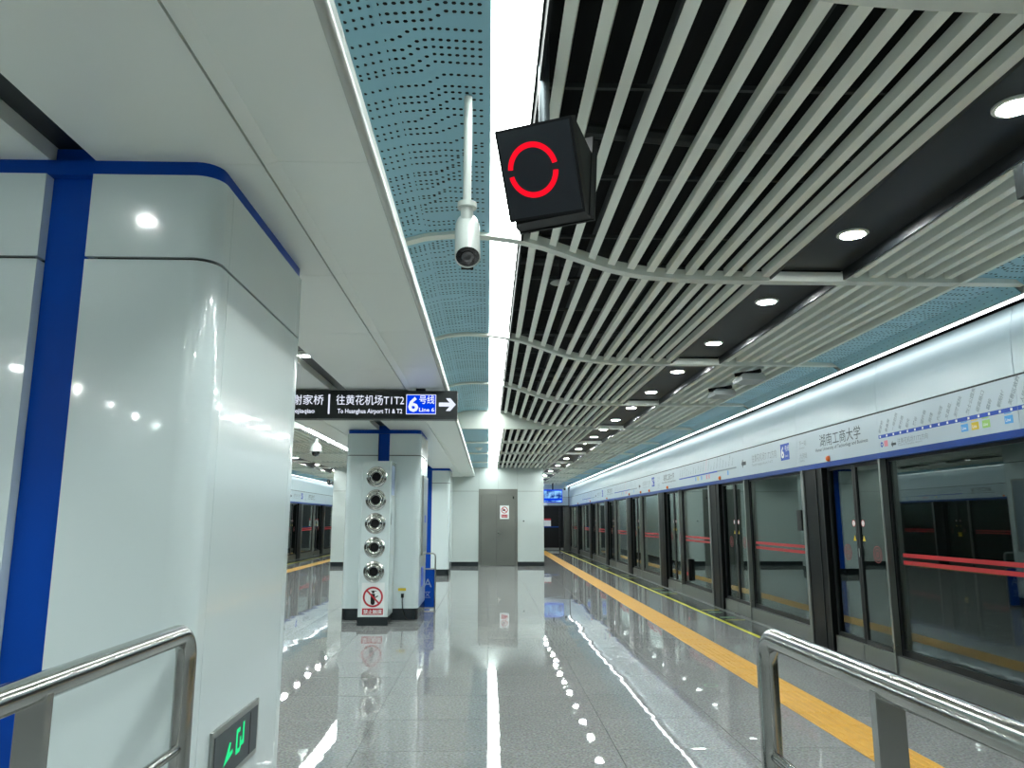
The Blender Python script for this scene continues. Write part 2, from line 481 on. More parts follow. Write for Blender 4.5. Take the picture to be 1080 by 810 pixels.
def aisle(flip):
    side = 'left' if flip else 'right'
    root = struct('ceiling_'+side, 'slatted ceiling with curved white ribs over the %s platform edge' % side, 'ceiling')
    rnd = random.Random(3)
    B = lambda mb, n, m, p=root, **k: mir(mb, flip).build(n, m, p, **k)
    for yc in RIBS: B(rib_mesh(yc, -0.78, 3.888), 'rib', 'rib', smooth=35)
    for yc in FRIBS: B(MB().box(-0.6, 3.888, yc-0.04, yc+0.04, ZF, ZF+0.06), 'rib', 'rib')
    for yc in ERIBS: B(MB().box(1.86, 3.888, yc-0.04, yc+0.04, ZF, ZF+0.06), 'rib', 'rib')
    # closing beam between vault and flat ceiling
    n = 60; top = []
    for i in range(n+1):
        x = -0.78+(1.7+0.78)*i/n; top.append((x, zc(x)+0.07))
    B(MB().prism([(-0.78, ZF-0.005), (1.7, ZF-0.005)]+top[::-1], BEAM-0.03, BEAM+0.03).box(1.7, 3.888, BEAM-0.03, BEAM+0.03, ZF-0.005, ZF+0.065), 'closing_beam', 'rib', smooth=35)
    bays = list(zip(RIBS, RIBS[1:]+[BEAM]))
    bays = [(Y0, RIBS[0])]+bays
    fb = list(zip([BEAM]+FRIBS, FRIBS+[YW])); eb = list(zip([YW]+ERIBS, ERIBS+[Y1]))
    joined = MB()
    for kind, lst in (('v', bays), ('f', fb), ('e', eb)):
        for (a, b) in lst:
            ya, yb = a+0.045, b-0.045
            for x in SLX+SRX:
                if kind == 'e' and x < 1.86: continue
                z = zc(x+0.026)+0.030 if kind == 'v' else ZF+0.022
                th = math.atan((zc(x+0.10)-zc(x-0.05))/0.15) if kind == 'v' else 0.0
                ct, sn = math.cos(th), math.sin(th)
                dp = 0.058 if x < 2.3 else 0.088
                q = [(x+0.026+u*ct-w*sn, z+u*sn+w*ct) for u, w in ((-0.026,0),(0.026,0),(0.026,dp),(-0.026,dp))]
                if flip or kind == 'e' and b > 30 or b < 0: joined.prism(q, ya, yb)
                else: B(MB().prism(q, ya, yb), 'slat', 'slat')
            # blue perforated panel beside the strip lamp
            if kind == 'v' and b > -2:
                px = [-0.78+0.78*i/16 for i in range(17)]
                zz = lambda x: zc(x)+0.026
                pn = B(MB().strip([(x, zz(x)) for x in px], ya, yb), 'blue_panel', 'perf_blue', smooth=60)
                h = perforations([-0.76+0.034*i for i in range(22)], zz, ya, yb, rnd, flip)
                tag(h.build('perforations', 'hole', pn), kind='stuff')
            elif kind == 'f':
                B(MB().box(-0.6, -0.005, ya, yb, ZF+0.035, ZF+0.045), 'blue_panel', 'perf_blue')
            # blue panel next to the screen doors
            zr = lambda x: ZF+0.045-0.015*(x-3.42)/0.38 if x < 3.8 else ZF+0.03-0.075*(x-3.80)/0.094
            pn = B(MB().prism([(3.42,ZF+0.045),(3.80,ZF+0.03),(3.894,ZF-0.045),(3.894,ZF-0.035),(3.80,ZF+0.04),(3.42,ZF+0.055)], ya, yb), 'blue_panel', 'perf_blue')
            if 0 < b < 20:
                h = perforations([3.455+0.034*i for i in range(13)], zr, ya, yb, rnd, flip)
                tag(h.build('perforations', 'hole', pn), kind='stuff')
            # edge frame and dark lamp channel
            B(MB().box(3.385, 3.42, ya-0.05, yb+0.05, ZF-0.004, ZF+0.13), 'edge_frame', 'rib')
            B(MB().box(2.0, 2.545, ya, yb, ZF+0.085, ZF+0.10).box(2.0, 2.012, ya, yb, ZF+0.012, ZF+0.085).box(2.533, 2.545, ya, yb, ZF+0.012, ZF+0.085), 'lamp_channel', 'channel')
    tag(mir(joined, flip).build('slat_field', 'slat', root), kind='stuff')
    # dark cheeks beside the strip lamp
    for a, b in bays: B(MB().box(0.222, 0.236, a+0.045, b-0.045, zc(0.23)-0.002, zc(0.0)+0.16), 'lamp_cheek', 'plenum')
    for a, b in fb: B(MB().box(0.274, 0.282, a+0.045, b-0.045, ZF+0.004, ZF+0.16), 'lamp_cheek', 'plenum')
    # lamps: strips
    segs = [('v',)+q for q in bays]+[('f',)+q for q in fb]
    k = 0
    for kind, a, b in segs:
        x1 = LX1 if kind == 'v' else 0.268
        z = zc(0.0)+0.032 if kind == 'v' else ZF+0.03
        r = empty('strip_light', (0, (a+b)/2, z))
        yl, yh = a+0.05-(a+b)/2, b-0.05-(a+b)/2
        mid = (yl+yh)/2
        mb = MB().box(LX0+0.004, x1, yl, mid-0.004, 0, 0.012).box(LX0+0.004, x1, mid+0.004, yh, 0, 0.012)
        mir(mb, flip).build('diffuser', 'strip', r)
        mir(MB().box(LX0-0.004, x1+0.004, yl-0.004, yh+0.004, 0.014, 0.06), flip).build('housing', 'rib', r)
        if b < 0: lab = 'white strip light behind the viewer on the %s, out of the picture' % side
        elif flip: lab = 'white strip light over the far left platform, %s from the viewer' % ORD[k]
        else: lab = 'glowing white ceiling strip light beside the slats, %s bay from the viewer' % ORD[k]
        tag(r, lab, 'strip light', 'ceiling strip lights')
        if b >= 0: k += 1
    # round downlights in the dark channel
    dl = [-9.2+1.5*i for i in range(6)]+[0.3, 1.45]
    be = RIBS[1:]+[BEAM]+FRIBS+ERIBS
    for a, b in zip(be, be[1:]): dl += [a+(b-a)*0.25, a+(b-a)*0.75]
    nb = sum(1 for y in dl if y < 2.2)
    for i, y in enumerate(dl):
        r = empty('downlight', (MIRC-2.27 if flip else 2.27, y, ZF+0.085))
        MB().lathe([(0.070,-0.012),(0.0,-0.012)], n=20).build('lamp_disc', 'down', r)
        MB().lathe([(0.072,-0.0),(0.095,-0.0),(0.095,-0.008),(0.078,-0.014),(0.072,-0.010)], n=24).build('trim_ring', 'rib', r, smooth=40)
        if i < nb: lab = 'round downlight behind the viewer over the %s platform edge, %s back' % ('left' if flip else 'right', ORD[nb-1-i])
        else: lab = 'round downlight in the dark ceiling channel %s, %s from the viewer' % ('on the far left side' if flip else 'on the right', ORD[i-nb])
        tag(r, lab, 'downlight', 'round downlights')
    # linear lamp above the screen doors
    k = 0; y = Y0 if not flip else 5.0
    edges = [Y0]+RIBS+[BEAM]+FRIBS+ERIBS+[Y1]
    for a, b in zip(edges, edges[1:]):
        if b < -9: continue
        r = empty('linear_light', (0, (a+b)/2, 3.12)); h = (b-a)/2-0.02
        mir(MB().box(3.902, 3.956, -h, h, 0.0, 0.02), flip).build('diffuser', 'line', r)
        mir(MB().box(3.896, 3.99, -h-0.02, h+0.02, 0.024, 0.10).box(3.9575, 3.961, -h-0.02, h+0.02, 0.004, 0.024).box(3.896, 3.901, -h-0.02, h+0.02, 0.004, 0.024), flip).build('housing', 'box_grey', r)
        tag(r, 'thin linear light above the %s screen doors, %s length from the viewer' % ('far left' if flip else 'right-hand', ORD[k]), 'linear light', 'linear lights over the screen doors')
        k += 1
    return root
ceil_r = aisle(False); ceil_l = aisle(True)
# upright liner keeping the plenum dark beside the bulkhead and over the doors
for fl in (0, 1):
    o = mir(MB().box(3.99, 4.35, Y0, Y1, 3.24, ROOF), fl).build('plenum_liner', 'plenum', roof)

# central bulkhead soffit
soff = struct('ceiling_centre', 'white metal panelled bulkhead running over the row of columns', 'ceiling')
SZ = 2.90
py = [2.87+1.40*k for k in range(-5, 17)]
py = [Y0]+[p for p in py if Y0+0.2 < p < YW-0.2]+[YW]
pm = {}
for a, b in zip(py, py[1:]):
    for fl in (0, 1):
        L = b-a
        key = (round(L, 3), fl)
        if key not in pm:
            h = L/2-0.0015
            m1 = mir(MB().box(-1.55, -0.915, -h, h, SZ, SZ+0.02), fl).mesh('soffit_panel', 'soffit')
            m2 = mir(MB().prism([(-0.905,SZ),(-0.85,SZ+0.016),(-0.492,SZ+0.016),(-0.492,SZ+0.05),(-0.905,SZ+0.05)], -h, h), fl).mesh('soffit_panel', 'soffit')
            pm[key] = (m1, m2)
        for me in pm[key]: obj('soffit_panel', me, soff, (0, (a+b)/2, 0))
for fl in (0, 1):
    arc = [(-0.490+0.034*math.sin(t), SZ+0.040-0.034*math.cos(t)) for t in [PI*0.55*i/8 for i in range(9)]]
    mir(MB().prism([(-0.490, SZ+0.006)]+arc+[(-0.456, SZ+0.085), (-0.49, SZ+0.10), (-0.84, SZ+0.10), (-0.84, SZ+0.60), (-0.86, SZ+0.60), (-0.86, SZ+0.08), (-0.49, SZ+0.08)], Y0, YW), fl).build('bulkhead_edge', 'soffit_edge', soff, smooth=40)
    mir(MB().box(-1.56, -0.50, Y0, YW, SZ+0.052, SZ+0.06), fl).build('backing', 'groove', soff)
    mir(MB().box(-1.562, -1.548, Y0, YW, SZ+0.001, SZ+0.07), fl).build('channel_side', 'soffit', soff)
MB().box(-1.75, -1.55, Y0, YW, SZ+0.07, SZ+0.09).build('lamp_channel', 'channel', soff)
k = 0
for y in (-6.9, -3.9, -0.9, 2.10, 6.69, 9.75, 15.9, 18.9):
    r = empty('downlight', (MIRC/2, y, SZ+0.07))
    MB().lathe([(0.042,-0.03),(0.0,-0.03)], n=20).build('lamp_disc', 'down_small', r)
    MB().lathe([(0.057,0.0),(0.07,0.0),(0.07,-0.02),(0.06,-0.034),(0.057,-0.028)], n=24).build('trim_ring', 'rib', r, smooth=40)
    if y < 0: lab = 'round downlight in the bulkhead channel behind the viewer, %s back' % ORD[int((-y-0.9)/3+0.01)]
    else: lab = 'round downlight in the bulkhead channel over the columns, %s from the viewer' % ORD[k]; k += 1
    tag(r, lab, 'downlight', 'bulkhead downlights')

# ------------------------------------------------------------------ right and left door walls (fascia, header)
def rounded_rect(x0, x1, y0, y1, r, n=6):
    p = []
    for cx, cy, a0 in ((x1-r,y1-r,0),(x0+r,y1-r,PI/2),(x0+r,y0+r,PI),(x1-r,y0+r,1.5*PI)):
        for i in range(n+1):
            a = a0+PI/2*i/n; p.append((cx+r*math.cos(a), cy+r*math.sin(a)))
    return p

STN = ['谢家桥','象鼻窝','一师范西','紫竹路','韶光','麓谷','望梅路','涧塘','六沟垅','文昌阁','湘雅医院','烈士公园东','迎宾路口','窑岭','朝阳村','芙蓉区政府','人民东路','农科院','花桥','隆平水稻','曹家坪']

def fascia_wall(flip):
    side = 'left' if flip else 'right'
    root = struct('wall_'+side, 'pale header wall with signs above the %s platform screen doors' % side, 'header wall')
    # edges on the half-module grid
    e = [5.56+2.08*k for k in range(-5, 17)]
    e = [Y0]+[q for q in e if Y0+0.3 < q < Y1-0.3]+[Y1]
    fm = {}
    hd = []
    for a, b in zip(e, e[1:]):
        L = round(b-a, 3)
        if L not in fm:
            h = L/2-0.003
            pf = [(4.0,2.592),(4.0,2.70),(4.004,2.82),(4.014,2.94),(4.032,3.05),(4.055,3.13),(4.08,3.13),(4.08,2.592)]
            m1 = mir(MB().prism(pf, -h, h), flip).mesh('fascia_panel', 'fascia')
            m1.polygons.foreach_set('use_smooth', [True]*len(m1.polygons)); m1.set_sharp_from_angle(angle=math.radians(40))
            h = L/2-0.002
            m2 = mir(MB().box(4.0, 4.06, -h, h, 2.172, 2.575), flip).mesh('header_panel', 'header')
            fm[L] = (m1, m2)
        obj('fascia_panel', fm[L][0], root, (0, (a+b)/2, 0))
        hd.append((a, b, obj('header_panel', fm[L][1], root, (0, (a+b)/2, 0))))
    mir(MB().box(4.012, 4.05, Y0, Y1, 2.573, 2.594).box(4.062, 4.075, Y0, Y1, 2.2, 3.12), flip).build('shadow_gap', 'groove', root)
    mir(MB().prism([(3.985,2.112),(3.985,2.17),(4.30,2.17),(4.30,2.112)], Y0, Y1), flip).build('blue_edge_rail', 'blue_edge', root)
    FM = (lambda y, z: FACE_R(MIRC-XP+0.0007, y, z)) if flip else (lambda y, z: FACE_L(XP-0.0007, y, z))
    def panel_at(y):
        for a, b, o in hd:
            if a <= y < b: return a, b, o
        return hd[-1]
    def prt(name, m, y, fn):
        # print on the header panel that carries y (coordinates kept in the panel's frame)
        a, b, o = panel_at(y)
        mb = MB(); fn(mb)
        mb.xform(Matrix.Translation((0, -(a+b)/2, 0)))
        mb.build(name, m, o)
    sg = 1 if flip else -1          # reading direction along Y
    for yc in (7.72-8.32, 7.72, 7.72+8.32, 7.72+16.64, 7.72+24.96):
        if flip and (yc < 5 or yc > 30): continue
        if yc+11 < 4.5 : continue
        st = (lambda d: yc+d) if not flip else (lambda d: yc+8.32-d)
        # d grows away from the viewer on the right-hand wall; lettering reads back towards the viewer
        if yc < 30:
            prt('station_name', 'ink', st(0.9), lambda mb: text(mb, '湖南工商大学', 0.155, FM(st(1.32), 2.375), 0, width=1.02))
            prt('station_name_english', 'ink', st(0.9), lambda mb: text(mb, 'Hunan University of Technology and Business', 0.055, FM(st(1.45), 2.312), 0.0004, width=1.30))
            prt('next_station', 'ink_grey', st(1.82), lambda mb: (text(mb, '下一站', 0.075, FM(st(1.93), 2.43), 0), text(mb, 'Next station', 0.032, FM(st(1.93), 2.39), 0),
                text(mb, '六沟垅', 0.075, FM(st(1.93), 2.27), 0), text(mb, 'Liugoulong', 0.032, FM(st(1.93), 2.23), 0)))
            prt('line_badge', 'ink_blue', st(2.4), lambda mb: flat(mb, FM(st(2.56), 2.29), 0, 0.30, 0, 0.22))
            prt('line_badge_text', 'print_white', st(2.4), lambda mb: (text(mb, '6', 0.21, FM(st(2.545), 2.325).copy() @ Matrix.Translation((0,0,0.0012)), 0.006), text(mb, '号线', 0.085, FM(st(2.415), 2.41) @ Matrix.Translation((0,0,0.0012)), 0), text(mb, 'Line 6', 0.045, FM(st(2.415), 2.33) @ Matrix.Translation((0,0,0.0012)), 0)))
            prt('direction_text', 'ink_grey', st(3.2), lambda mb: (text(mb, '往黄花机场T1T2方向', 0.125, FM(st(3.72), 2.36), 0, width=1.0), text(mb, 'Towards Huanghua Airport T1 & T2', 0.05, FM(st(3.72), 2.295), 0, width=0.85)))
            def arrow(mb, M, s=1.0):
                pts = [(0,0),(0.06,0.06),(0.06,0.022),(0.17,0.022),(0.17,-0.022),(0.06,-0.022),(0.06,-0.06)]
                mb.poly([M @ Vector((x*s, y*s, 0.001)) for x, y in pts])
            prt('direction_arrow', 'ink', st(4.05), lambda mb: arrow(mb, FM(st(4.2), 2.365), 1.25))
        # line map: starts far, runs towards the viewer
        detailed = (abs(yc-7.72) < 0.1 and not flip)
        if detailed:
            L0 = st(-0.08)
            for (a0, b0) in ((-0.08, -2.16), (-2.16, -4.0)):
                prt('line_map_bar', 'ink_blue', st((a0+b0)/2), lambda mb: flat(mb, FM(st(a0), 2.332), 0, abs(b0-a0)-0.004, -0.017, 0.017))
            for j in range(20):
                d = -0.115-j*0.128-(0.012*j if j > 10 else 0)*0.3
                prt('line_map_stop', 'print_white', st(d), lambda mb: flat(mb, FM(st(d), 2.332) @ Matrix.Translation((0,0,0.001)), -0.012, 0.012, -0.010, 0.010))
                M = FM(st(d)-0.0, 2.36) @ Matrix.Rotation(math.radians(58), 4, 'Z')
                prt('line_map_name', 'ink_grey', st(d), lambda mb: text(mb, STN[j], 0.048, M, 0.0008))
            for d, cmat in ((-1.50,'print_cyan'), (-1.64,'print_yellow'), (-1.78,'print_green'), (-2.05,'print_cyan')):
                prt('interchange_badge', cmat, st(d), lambda mb: (flat(mb, FM(st(d)+0.05, 2.228), 0, 0.095, 0, 0.062), flat(mb, FM(st(d)+0.05, 2.305), 0, 0.085, 0, 0.008)))
                prt('interchange_text', 'print_white', st(d), lambda mb: text(mb, 'Line', 0.035, FM(st(d)+0.04, 2.245) @ Matrix.Translation((0,0,0.001)), 0.0005))
            prt('interchange_badge', 'print_pink', st(-0.24), lambda mb: flat(mb, FM(st(-0.18), 2.225), 0, 0.07, 0, 0.06))
            prt('interchange_badge', 'ink_blue', st(-0.14), lambda mb: ring(mb, FM(st(-0.135), 2.25), 0.012, 0.026))
            prt('direction_arrow', 'ink', st(-0.35), lambda mb: arrow(mb, FM(st(-0.31), 2.235), 0.55))
            prt('direction_text', 'ink_grey', st(-0.6), lambda mb: (text(mb, '往黄花机场T1T2方向', 0.06, FM(st(-0.43), 2.232), 0, width=0.52), text(mb, 'Towards Huanghua Airport', 0.025, FM(st(-0.43), 2.208), 0, width=0.42)))
        # plain line map after the direction arrow
        a0 = 8.15; b0 = 4.75
        if 5 < yc < 25 or flip:
            for (p, q, mm) in ((8.18, 6.30, 'ink_blue'), (6.30, 5.5, 'ink_blue'), (5.5, 4.46, 'ink_grey')):
                pa, pb, po = panel_at(st((p+q)/2))
                prt('line_map_bar', mm, st((p+q)/2), lambda mb: flat(mb, FM(st(p), 2.33), 0, p-q, -0.012, 0.012))
            for j in range(21):
                d = 8.10-j*0.172
                M = FM(st(d), 2.362) @ Matrix.Rotation(math.radians(62), 4, 'Z')
                prt('line_map_name', 'ink_grey' if j != 11 else 'print_pink', st(d), lambda mb: text(mb, STN[j % 21], 0.05, M, 0))
            for d, mm in ((6.9,'print_cyan'), (6.75,'print_yellow'), (6.5,'print_cyan'), (6.15,'print_pink'), (6.0,'print_pink'), (4.9,'print_cyan')):
                prt('interchange_badge', mm, st(d), lambda mb: flat(mb, FM(st(d)+0.03, 2.232), 0, 0.06, 0, 0.075))
    return root
wall_r = fascia_wall(False); wall_l = fascia_wall(True)

# orange lamps on the header
ol = [8.81, 13.05, 16.94, 18.87, 19.95, 21.59, 25.71, 29.96, 34.1]
om = [(0.034, 0.0), (0.034, 0.012), (0.030, 0.026), (0.020, 0.036), (0.0, 0.040)]
for k, y in enumerate(ol):
    r = empty('door_lamp', (XP, y, 2.205))
    MB().lathe(om, Matrix.Rotation(-PI/2, 4, 'Y'), 16).build('dome', 'orange', r, smooth=60)
    MB().lathe([(0.038,0.0),(0.038,0.005),(0.034,0.005)], Matrix.Rotation(-PI/2, 4, 'Y'), 16).build('base_ring', 'box_grey', r)
    tag(r, 'orange dome lamp on the white header above the screen doors, %s from the viewer' % ORD[k], 'lamp', 'orange door lamps')
for k, y in enumerate((14.2, 18.4, 22.5)):
    r = empty('door_lamp', (MIRC-XP, y, 2.205))
    MB().lathe(om, Matrix.Rotation(PI/2, 4, 'Y'), 16).build('dome', 'orange', r, smooth=60)
    tag(r, 'orange dome lamp on the far left header, %s from the viewer' % ORD[k], 'lamp', 'orange door lamps')

# tunnel behind the doors
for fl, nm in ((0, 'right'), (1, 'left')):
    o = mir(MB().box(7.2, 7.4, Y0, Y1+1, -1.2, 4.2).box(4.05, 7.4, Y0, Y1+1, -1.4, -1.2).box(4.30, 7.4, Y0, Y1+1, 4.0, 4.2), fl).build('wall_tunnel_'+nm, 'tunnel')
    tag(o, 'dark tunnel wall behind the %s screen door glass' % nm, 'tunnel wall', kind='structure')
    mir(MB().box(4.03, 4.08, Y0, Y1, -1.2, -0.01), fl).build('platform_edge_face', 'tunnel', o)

# ------------------------------------------------------------------ platform screen doors
def psd(flip):
    F = lambda mb: mir(mb, flip)
    root = empty('screen_door_unit')
    B = lambda mb, n, m, p=root, **k: F(mb).build(n, m, p, **k)
    Z1 = 2.112
    # post
    post = B(MB().box(4.0, 4.22, 0.03, 0.565, 0.006, Z1), 'post', 'post_dark')
    B(MB().box(3.985, 4.22, 0.565, 0.64, 0.006, Z1), 'post_cover', 'kick_steel', post)
    B(MB().box(3.992, 4.0, 0.20, 0.215, 0.006, Z1).box(3.992, 4.0, 0.03, 0.05, 0.006, Z1), 'post_joint', 'dark_metal', post)
    # fixed panel
    pane = B(MB().box(4.072, 4.084, 0.66, 2.78, 0.20, Z1-0.02), 'glass_pane', 'glass')
    fr = MB().box(4.06, 4.10, 0.64, 0.67, 0.19, Z1).box(4.06, 4.10, 2.77, 2.80, 0.19, Z1).box(4.06, 4.10, 0.67, 2.77, 0.19, 0.25).box(4.06, 4.10, 0.67, 2.77, Z1-0.03, Z1)
    B(fr, 'panel_frame', 'black')
    B(MB().box(4.0, 4.10, 0.64, 2.80, 0.006, 0.19), 'kick_plate', 'kick_steel')
    ln = MB().box(4.068, 4.0715, 0.80, 2.66, 1.138, 1.175).box(4.068, 4.0715, 0.80, 2.66, 1.068, 1.105)
    B(ln, 'red_stripe', 'decal_red', pane)
    # mullion
    B(MB().box(3.985, 4.05, 2.80, 2.835, 0.006, Z1), 'mullion', 'steel')
    B(MB().box(4.05, 4.12, 2.80, 2.85, 0.006, Z1), 'mullion_core', 'black')
    # two sliding leaves
    for i, (a, b) in enumerate(((2.86, 3.505), (3.515, 4.17))):
        lf = B(MB().box(4.05, 4.085, a, a+0.035, 0.19, Z1).box(4.05, 4.085, b-0.035, b, 0.19, Z1).box(4.05, 4.085, a+0.035, b-0.035, 0.19, 0.235).box(4.05, 4.085, a+0.035, b-0.035, Z1-0.04, Z1), 'door_leaf', 'dark_metal')
        B(MB().box(4.064, 4.074, a+0.035, b-0.035, 0.235, Z1-0.04), 'leaf_pane', 'glass', lf)
        B(MB().box(4.02, 4.085, a, b, 0.012, 0.19), 'leaf_kick_plate', 'kick_steel', lf)
        cy = b-0.10 if i == 0 else a+0.10
        M = (FACE_R(MIRC-4.0632, cy, 1.46) if flip else FACE_L(4.0632, cy, 1.46))
        mb = MB(); ring(mb, M, 0.0, 0.032, n=20, t=0.0008); mb.build('warning_disc', 'print_white', lf)
        mb = MB(); ring(mb, M, 0.030, 0.038, n=20, t=0.0012); text(mb, '2', 0.05, M @ Matrix.Translation((-0.013,-0.017,0.0014))); mb.build('warning_ring', 'print_red', lf)
        mb = MB(); mb.poly([M @ Vector(q) for q in ((-0.034,-0.19,0.001),(0.034,-0.19,0.001),(0,-0.13,0.001))]); mb.build('warning_triangle', 'print_yellow', lf)
        M2 = (FACE_R(MIRC-4.0632, (a+b)/2+0.04, 1.14) if flip else FACE_L(4.0632, (a+b)/2-0.04, 1.14))
        mb = MB()
        for r0, r1 in ((0.080,0.088),(0.052,0.060),(0.016,0.028)): ring(mb, M2, r0, r1, n=24, t=0.001)
        mb.build('round_decal', 'decal_faint', lf)
        hy = b-0.02 if i == 0 else a+0.02
        if i == 0: B(MB().box(4.035, 4.05, hy-0.012, hy+0.008, 1.10, 1.19), 'handle', 'chrome', lf)
    B(MB().box(3.99, 4.02, 3.40, 3.62, 0.007, 0.013), 'floor_bolt_plate', 'dark_metal')
    return root
PR = psd(False)
k = 0
for ym in mods:
    o = PR if k == 0 else copy_tree(PR)
    o.location = (0, ym, 0)
    lab = ('glass screen door unit beside the viewer, out of the picture' if k == 0 else
           'right-hand glass screen door unit with red stripes, %s from the viewer' % ORD[k-1])
    tag(o, lab, 'screen door', 'right-hand platform screen doors'); k += 1
PL = psd(True)
for k, ym in enumerate(mods[1:]):
    o = PL if k == 0 else copy_tree(PL)
    o.location = (0, ym, 0)
    tag(o, 'far left glass screen door unit across the platform, %s from the viewer' % ORD[k], 'screen door', 'far left platform screen doors')
# yellow stickers on the far-left doors and one on the right
for k, (y, w) in enumerate(((20.2, 0.14), (20.75, 0.34), (24.9, 0.18))):
    o = MB().box(0, 0.004, -w/2, w/2, -0.07, 0.07).build('door_sticker', 'print_yellow', None, (MIRC-4.030, y, 1.02))
    tag(o, ['narrow yellow sticker on far left door glass', 'wide yellow sticker on far left door glass', 'yellow sticker on the farther left door glass'][k], 'sticker')
o = MB().box(-0.004, 0, -0.05, 0.05, -0.09, 0.09).build('door_sticker', 'print_yellow', None, (4.04, 20.2, 1.12)); tag(o, 'small yellow sticker on a distant right-hand door', 'sticker')
r = empty('control_box', (4.04, 9.78, 1.36)); MB().box(-0.05, 0, -0.07, 0.07, 0, 0.26).build('body', 'dark_metal', r); MB().box(-0.053, -0.05, -0.05, 0.05, 0.12, 0.22).build('display', 'black', r)
tag(r, 'dark grey control box on the glass beside a screen door post', 'control box')
r = empty('wall_phone_box', (4.07, 15.55, 0.30)); MB().box(-0.06, 0, -0.09, 0.09, 0, 0.42).build('body', 'black', r); MB().box(-0.064, -0.06, -0.05, 0.05, 0.10, 0.16).build('label_plate', 'print_red', r)
tag(r, 'black box low on a fixed glass panel between distant door posts', 'equipment box')

# ------------------------------------------------------------------ columns
CXc = MIRC/2; HW = 0.585; CL = 1.41
def column(yf, k, label):
    root = empty('column', (CXc, yf, 0))
    B = lambda mb, n, m, p=root, **q: mb.build(n, m, p, **q)
    R = 0.10
    def half(s, z0, z1, name):
        # wrapped corner panels, side panel; s = +1 right half, -1 left half
        def arc_panel(ya, yb, front):
            pts = []
            n = 10
            if front:
                pts.append((0.09, 0.0))
                for i in range(n+1):
                    a = -PI/2+PI/2*i/n; pts.append((HW-R+R*math.cos(a), R+R*math.sin(a)))
                pts.append((HW, 0.165))
                inner = [(HW-0.02, 0.165), (HW-0.02, R)]+[(HW-R+(R-0.02)*math.cos(-PI/2*i/n), R+(R-0.02)*math.sin(-PI/2*i/n)) for i in range(1, n+1)]+[(0.11, 0.02), (0.11, 0.056), (0.09, 0.056)]
            pts = pts+inner
            pts = [(s*x, y) for x, y in pts]
            return pts
        f = arc_panel(0, 0, True)
        mb = MB().prism(f, z0, z1, 'z'); B(mb, name, 'enamel', smooth=40)
        bk = [(x, CL-y) for x, y in f]
        B(MB().prism(bk, z0, z1, 'z'), name, 'enamel', smooth=40)
        x0, x1 = sorted((s*HW, s*(HW-0.02)))
        B(MB().box(x0, x1, 0.168, CL-0.168, z0, z1), name, 'enamel')
    for s in (1, -1):
        half(s, 0.17, 2.488, 'lower_panel'); half(s, 2.500, SZ-0.062, 'upper_panel')
    core = MB().prism(rounded_rect(-HW+0.022, HW-0.022, 0.066, CL-0.066, 0.06), 0.0, SZ+0.001, 'z')
    B(core, 'core', 'groove', smooth=40)
    B(MB().prism(rounded_rect(-HW+0.012, HW-0.012, 0.012, CL-0.012, 0.09), SZ-0.061, SZ, 'z'), 'blue_top_trim', 'blue', smooth=40)
    for y in (0.057, CL-0.057):
        B(MB().box(-0.088, 0.088, y-0.008, y+0.008, 0.0, SZ+0.065), 'blue_recess', 'blue')
    B(MB().prism(rounded_rect(-HW+0.006, HW-0.006, 0.006, CL-0.006, 0.10), 0.0, 0.165, 'z'), 'plinth', 'plinth', smooth=40)
    tag(root, label, 'column', 'columns on the platform centre line')
    return root
column(2.84, 0, 'large white enamelled column in the left foreground with a blue recess')
column(12.0, 1, 'white column behind the tower of round air nozzles')
column(21.2, 2, 'distant white column standing in front of the service-room wall')

# green exit sign low on the near column
r = empty('exit_sign', (CXc+HW, 3.44, 0.455))
MB().prism([(0.0,0),(0.012,0),(0.012,0),(0.012,0.235),(0,0.235)][0:2]+[(0.012,0.235),(0,0.235)], -0.30, 0.30).build('frame', 'steel', r)
MB().box(0.012, 0.015, -0.275, 0.275, 0.025, 0.21).build('face', 'galv', r)
MB().box(0.015, 0.0165, 0.165, 0.175, 0.03, 0.205).build('divider', 'black', r)
Mx = FACE_R(0.0155, 0, 0.118)
g = MB()
g.poly([Mx @ Vector((x, y, 0.001)) for x, y in ((-0.17,-0.045),(-0.06,-0.02),(-0.06,-0.002),(-0.10,-0.008),(-0.085,0.028),(-0.105,0.033))])
g.build('green_arrow', 'led_green', r)
g = MB()
for x0, x1, y0, y1 in ((-0.02,0.0,-0.04,0.06),(0.0,0.035,-0.04,-0.022),(0.0,0.03,0.042,0.06),(0.030,0.045,-0.03,0.02),(0.045,0.065,-0.02,0.0),(0.065,0.085,-0.02,0.07)):
    flat(g, Mx, x0, x1, y0, y1)
g.build('green_figure', 'led_green', r)
tag(r, 'low steel exit sign with green lit arrow on the near column side', 'exit sign')

# info panel, notice on column two
r = empty('poster_frame', (CXc+HW, 12.75, 0.95)); MB().box(0, 0.025, -0.42, 0.42, 0, 1.25).build('frame', 'steel', r); MB().box(0.025, 0.027, -0.38, 0.38, 0.04, 1.21).build('poster', 'ink_grey', r); MB().box(0.027, 0.028, -0.12, 0.12, 0.5, 0.62).build('print_block', 'ink_blue', r)
tag(r, 'steel framed grey poster on the right side of the second column', 'poster')
o = MB().box(0, 0.006, -0.16, 0.16, 0, 0.30).build('notice', 'ink_blue', None, (CXc+HW, 12.62, 0.45)); tag(o, 'small blue notice low on the right side of the second column', 'notice')

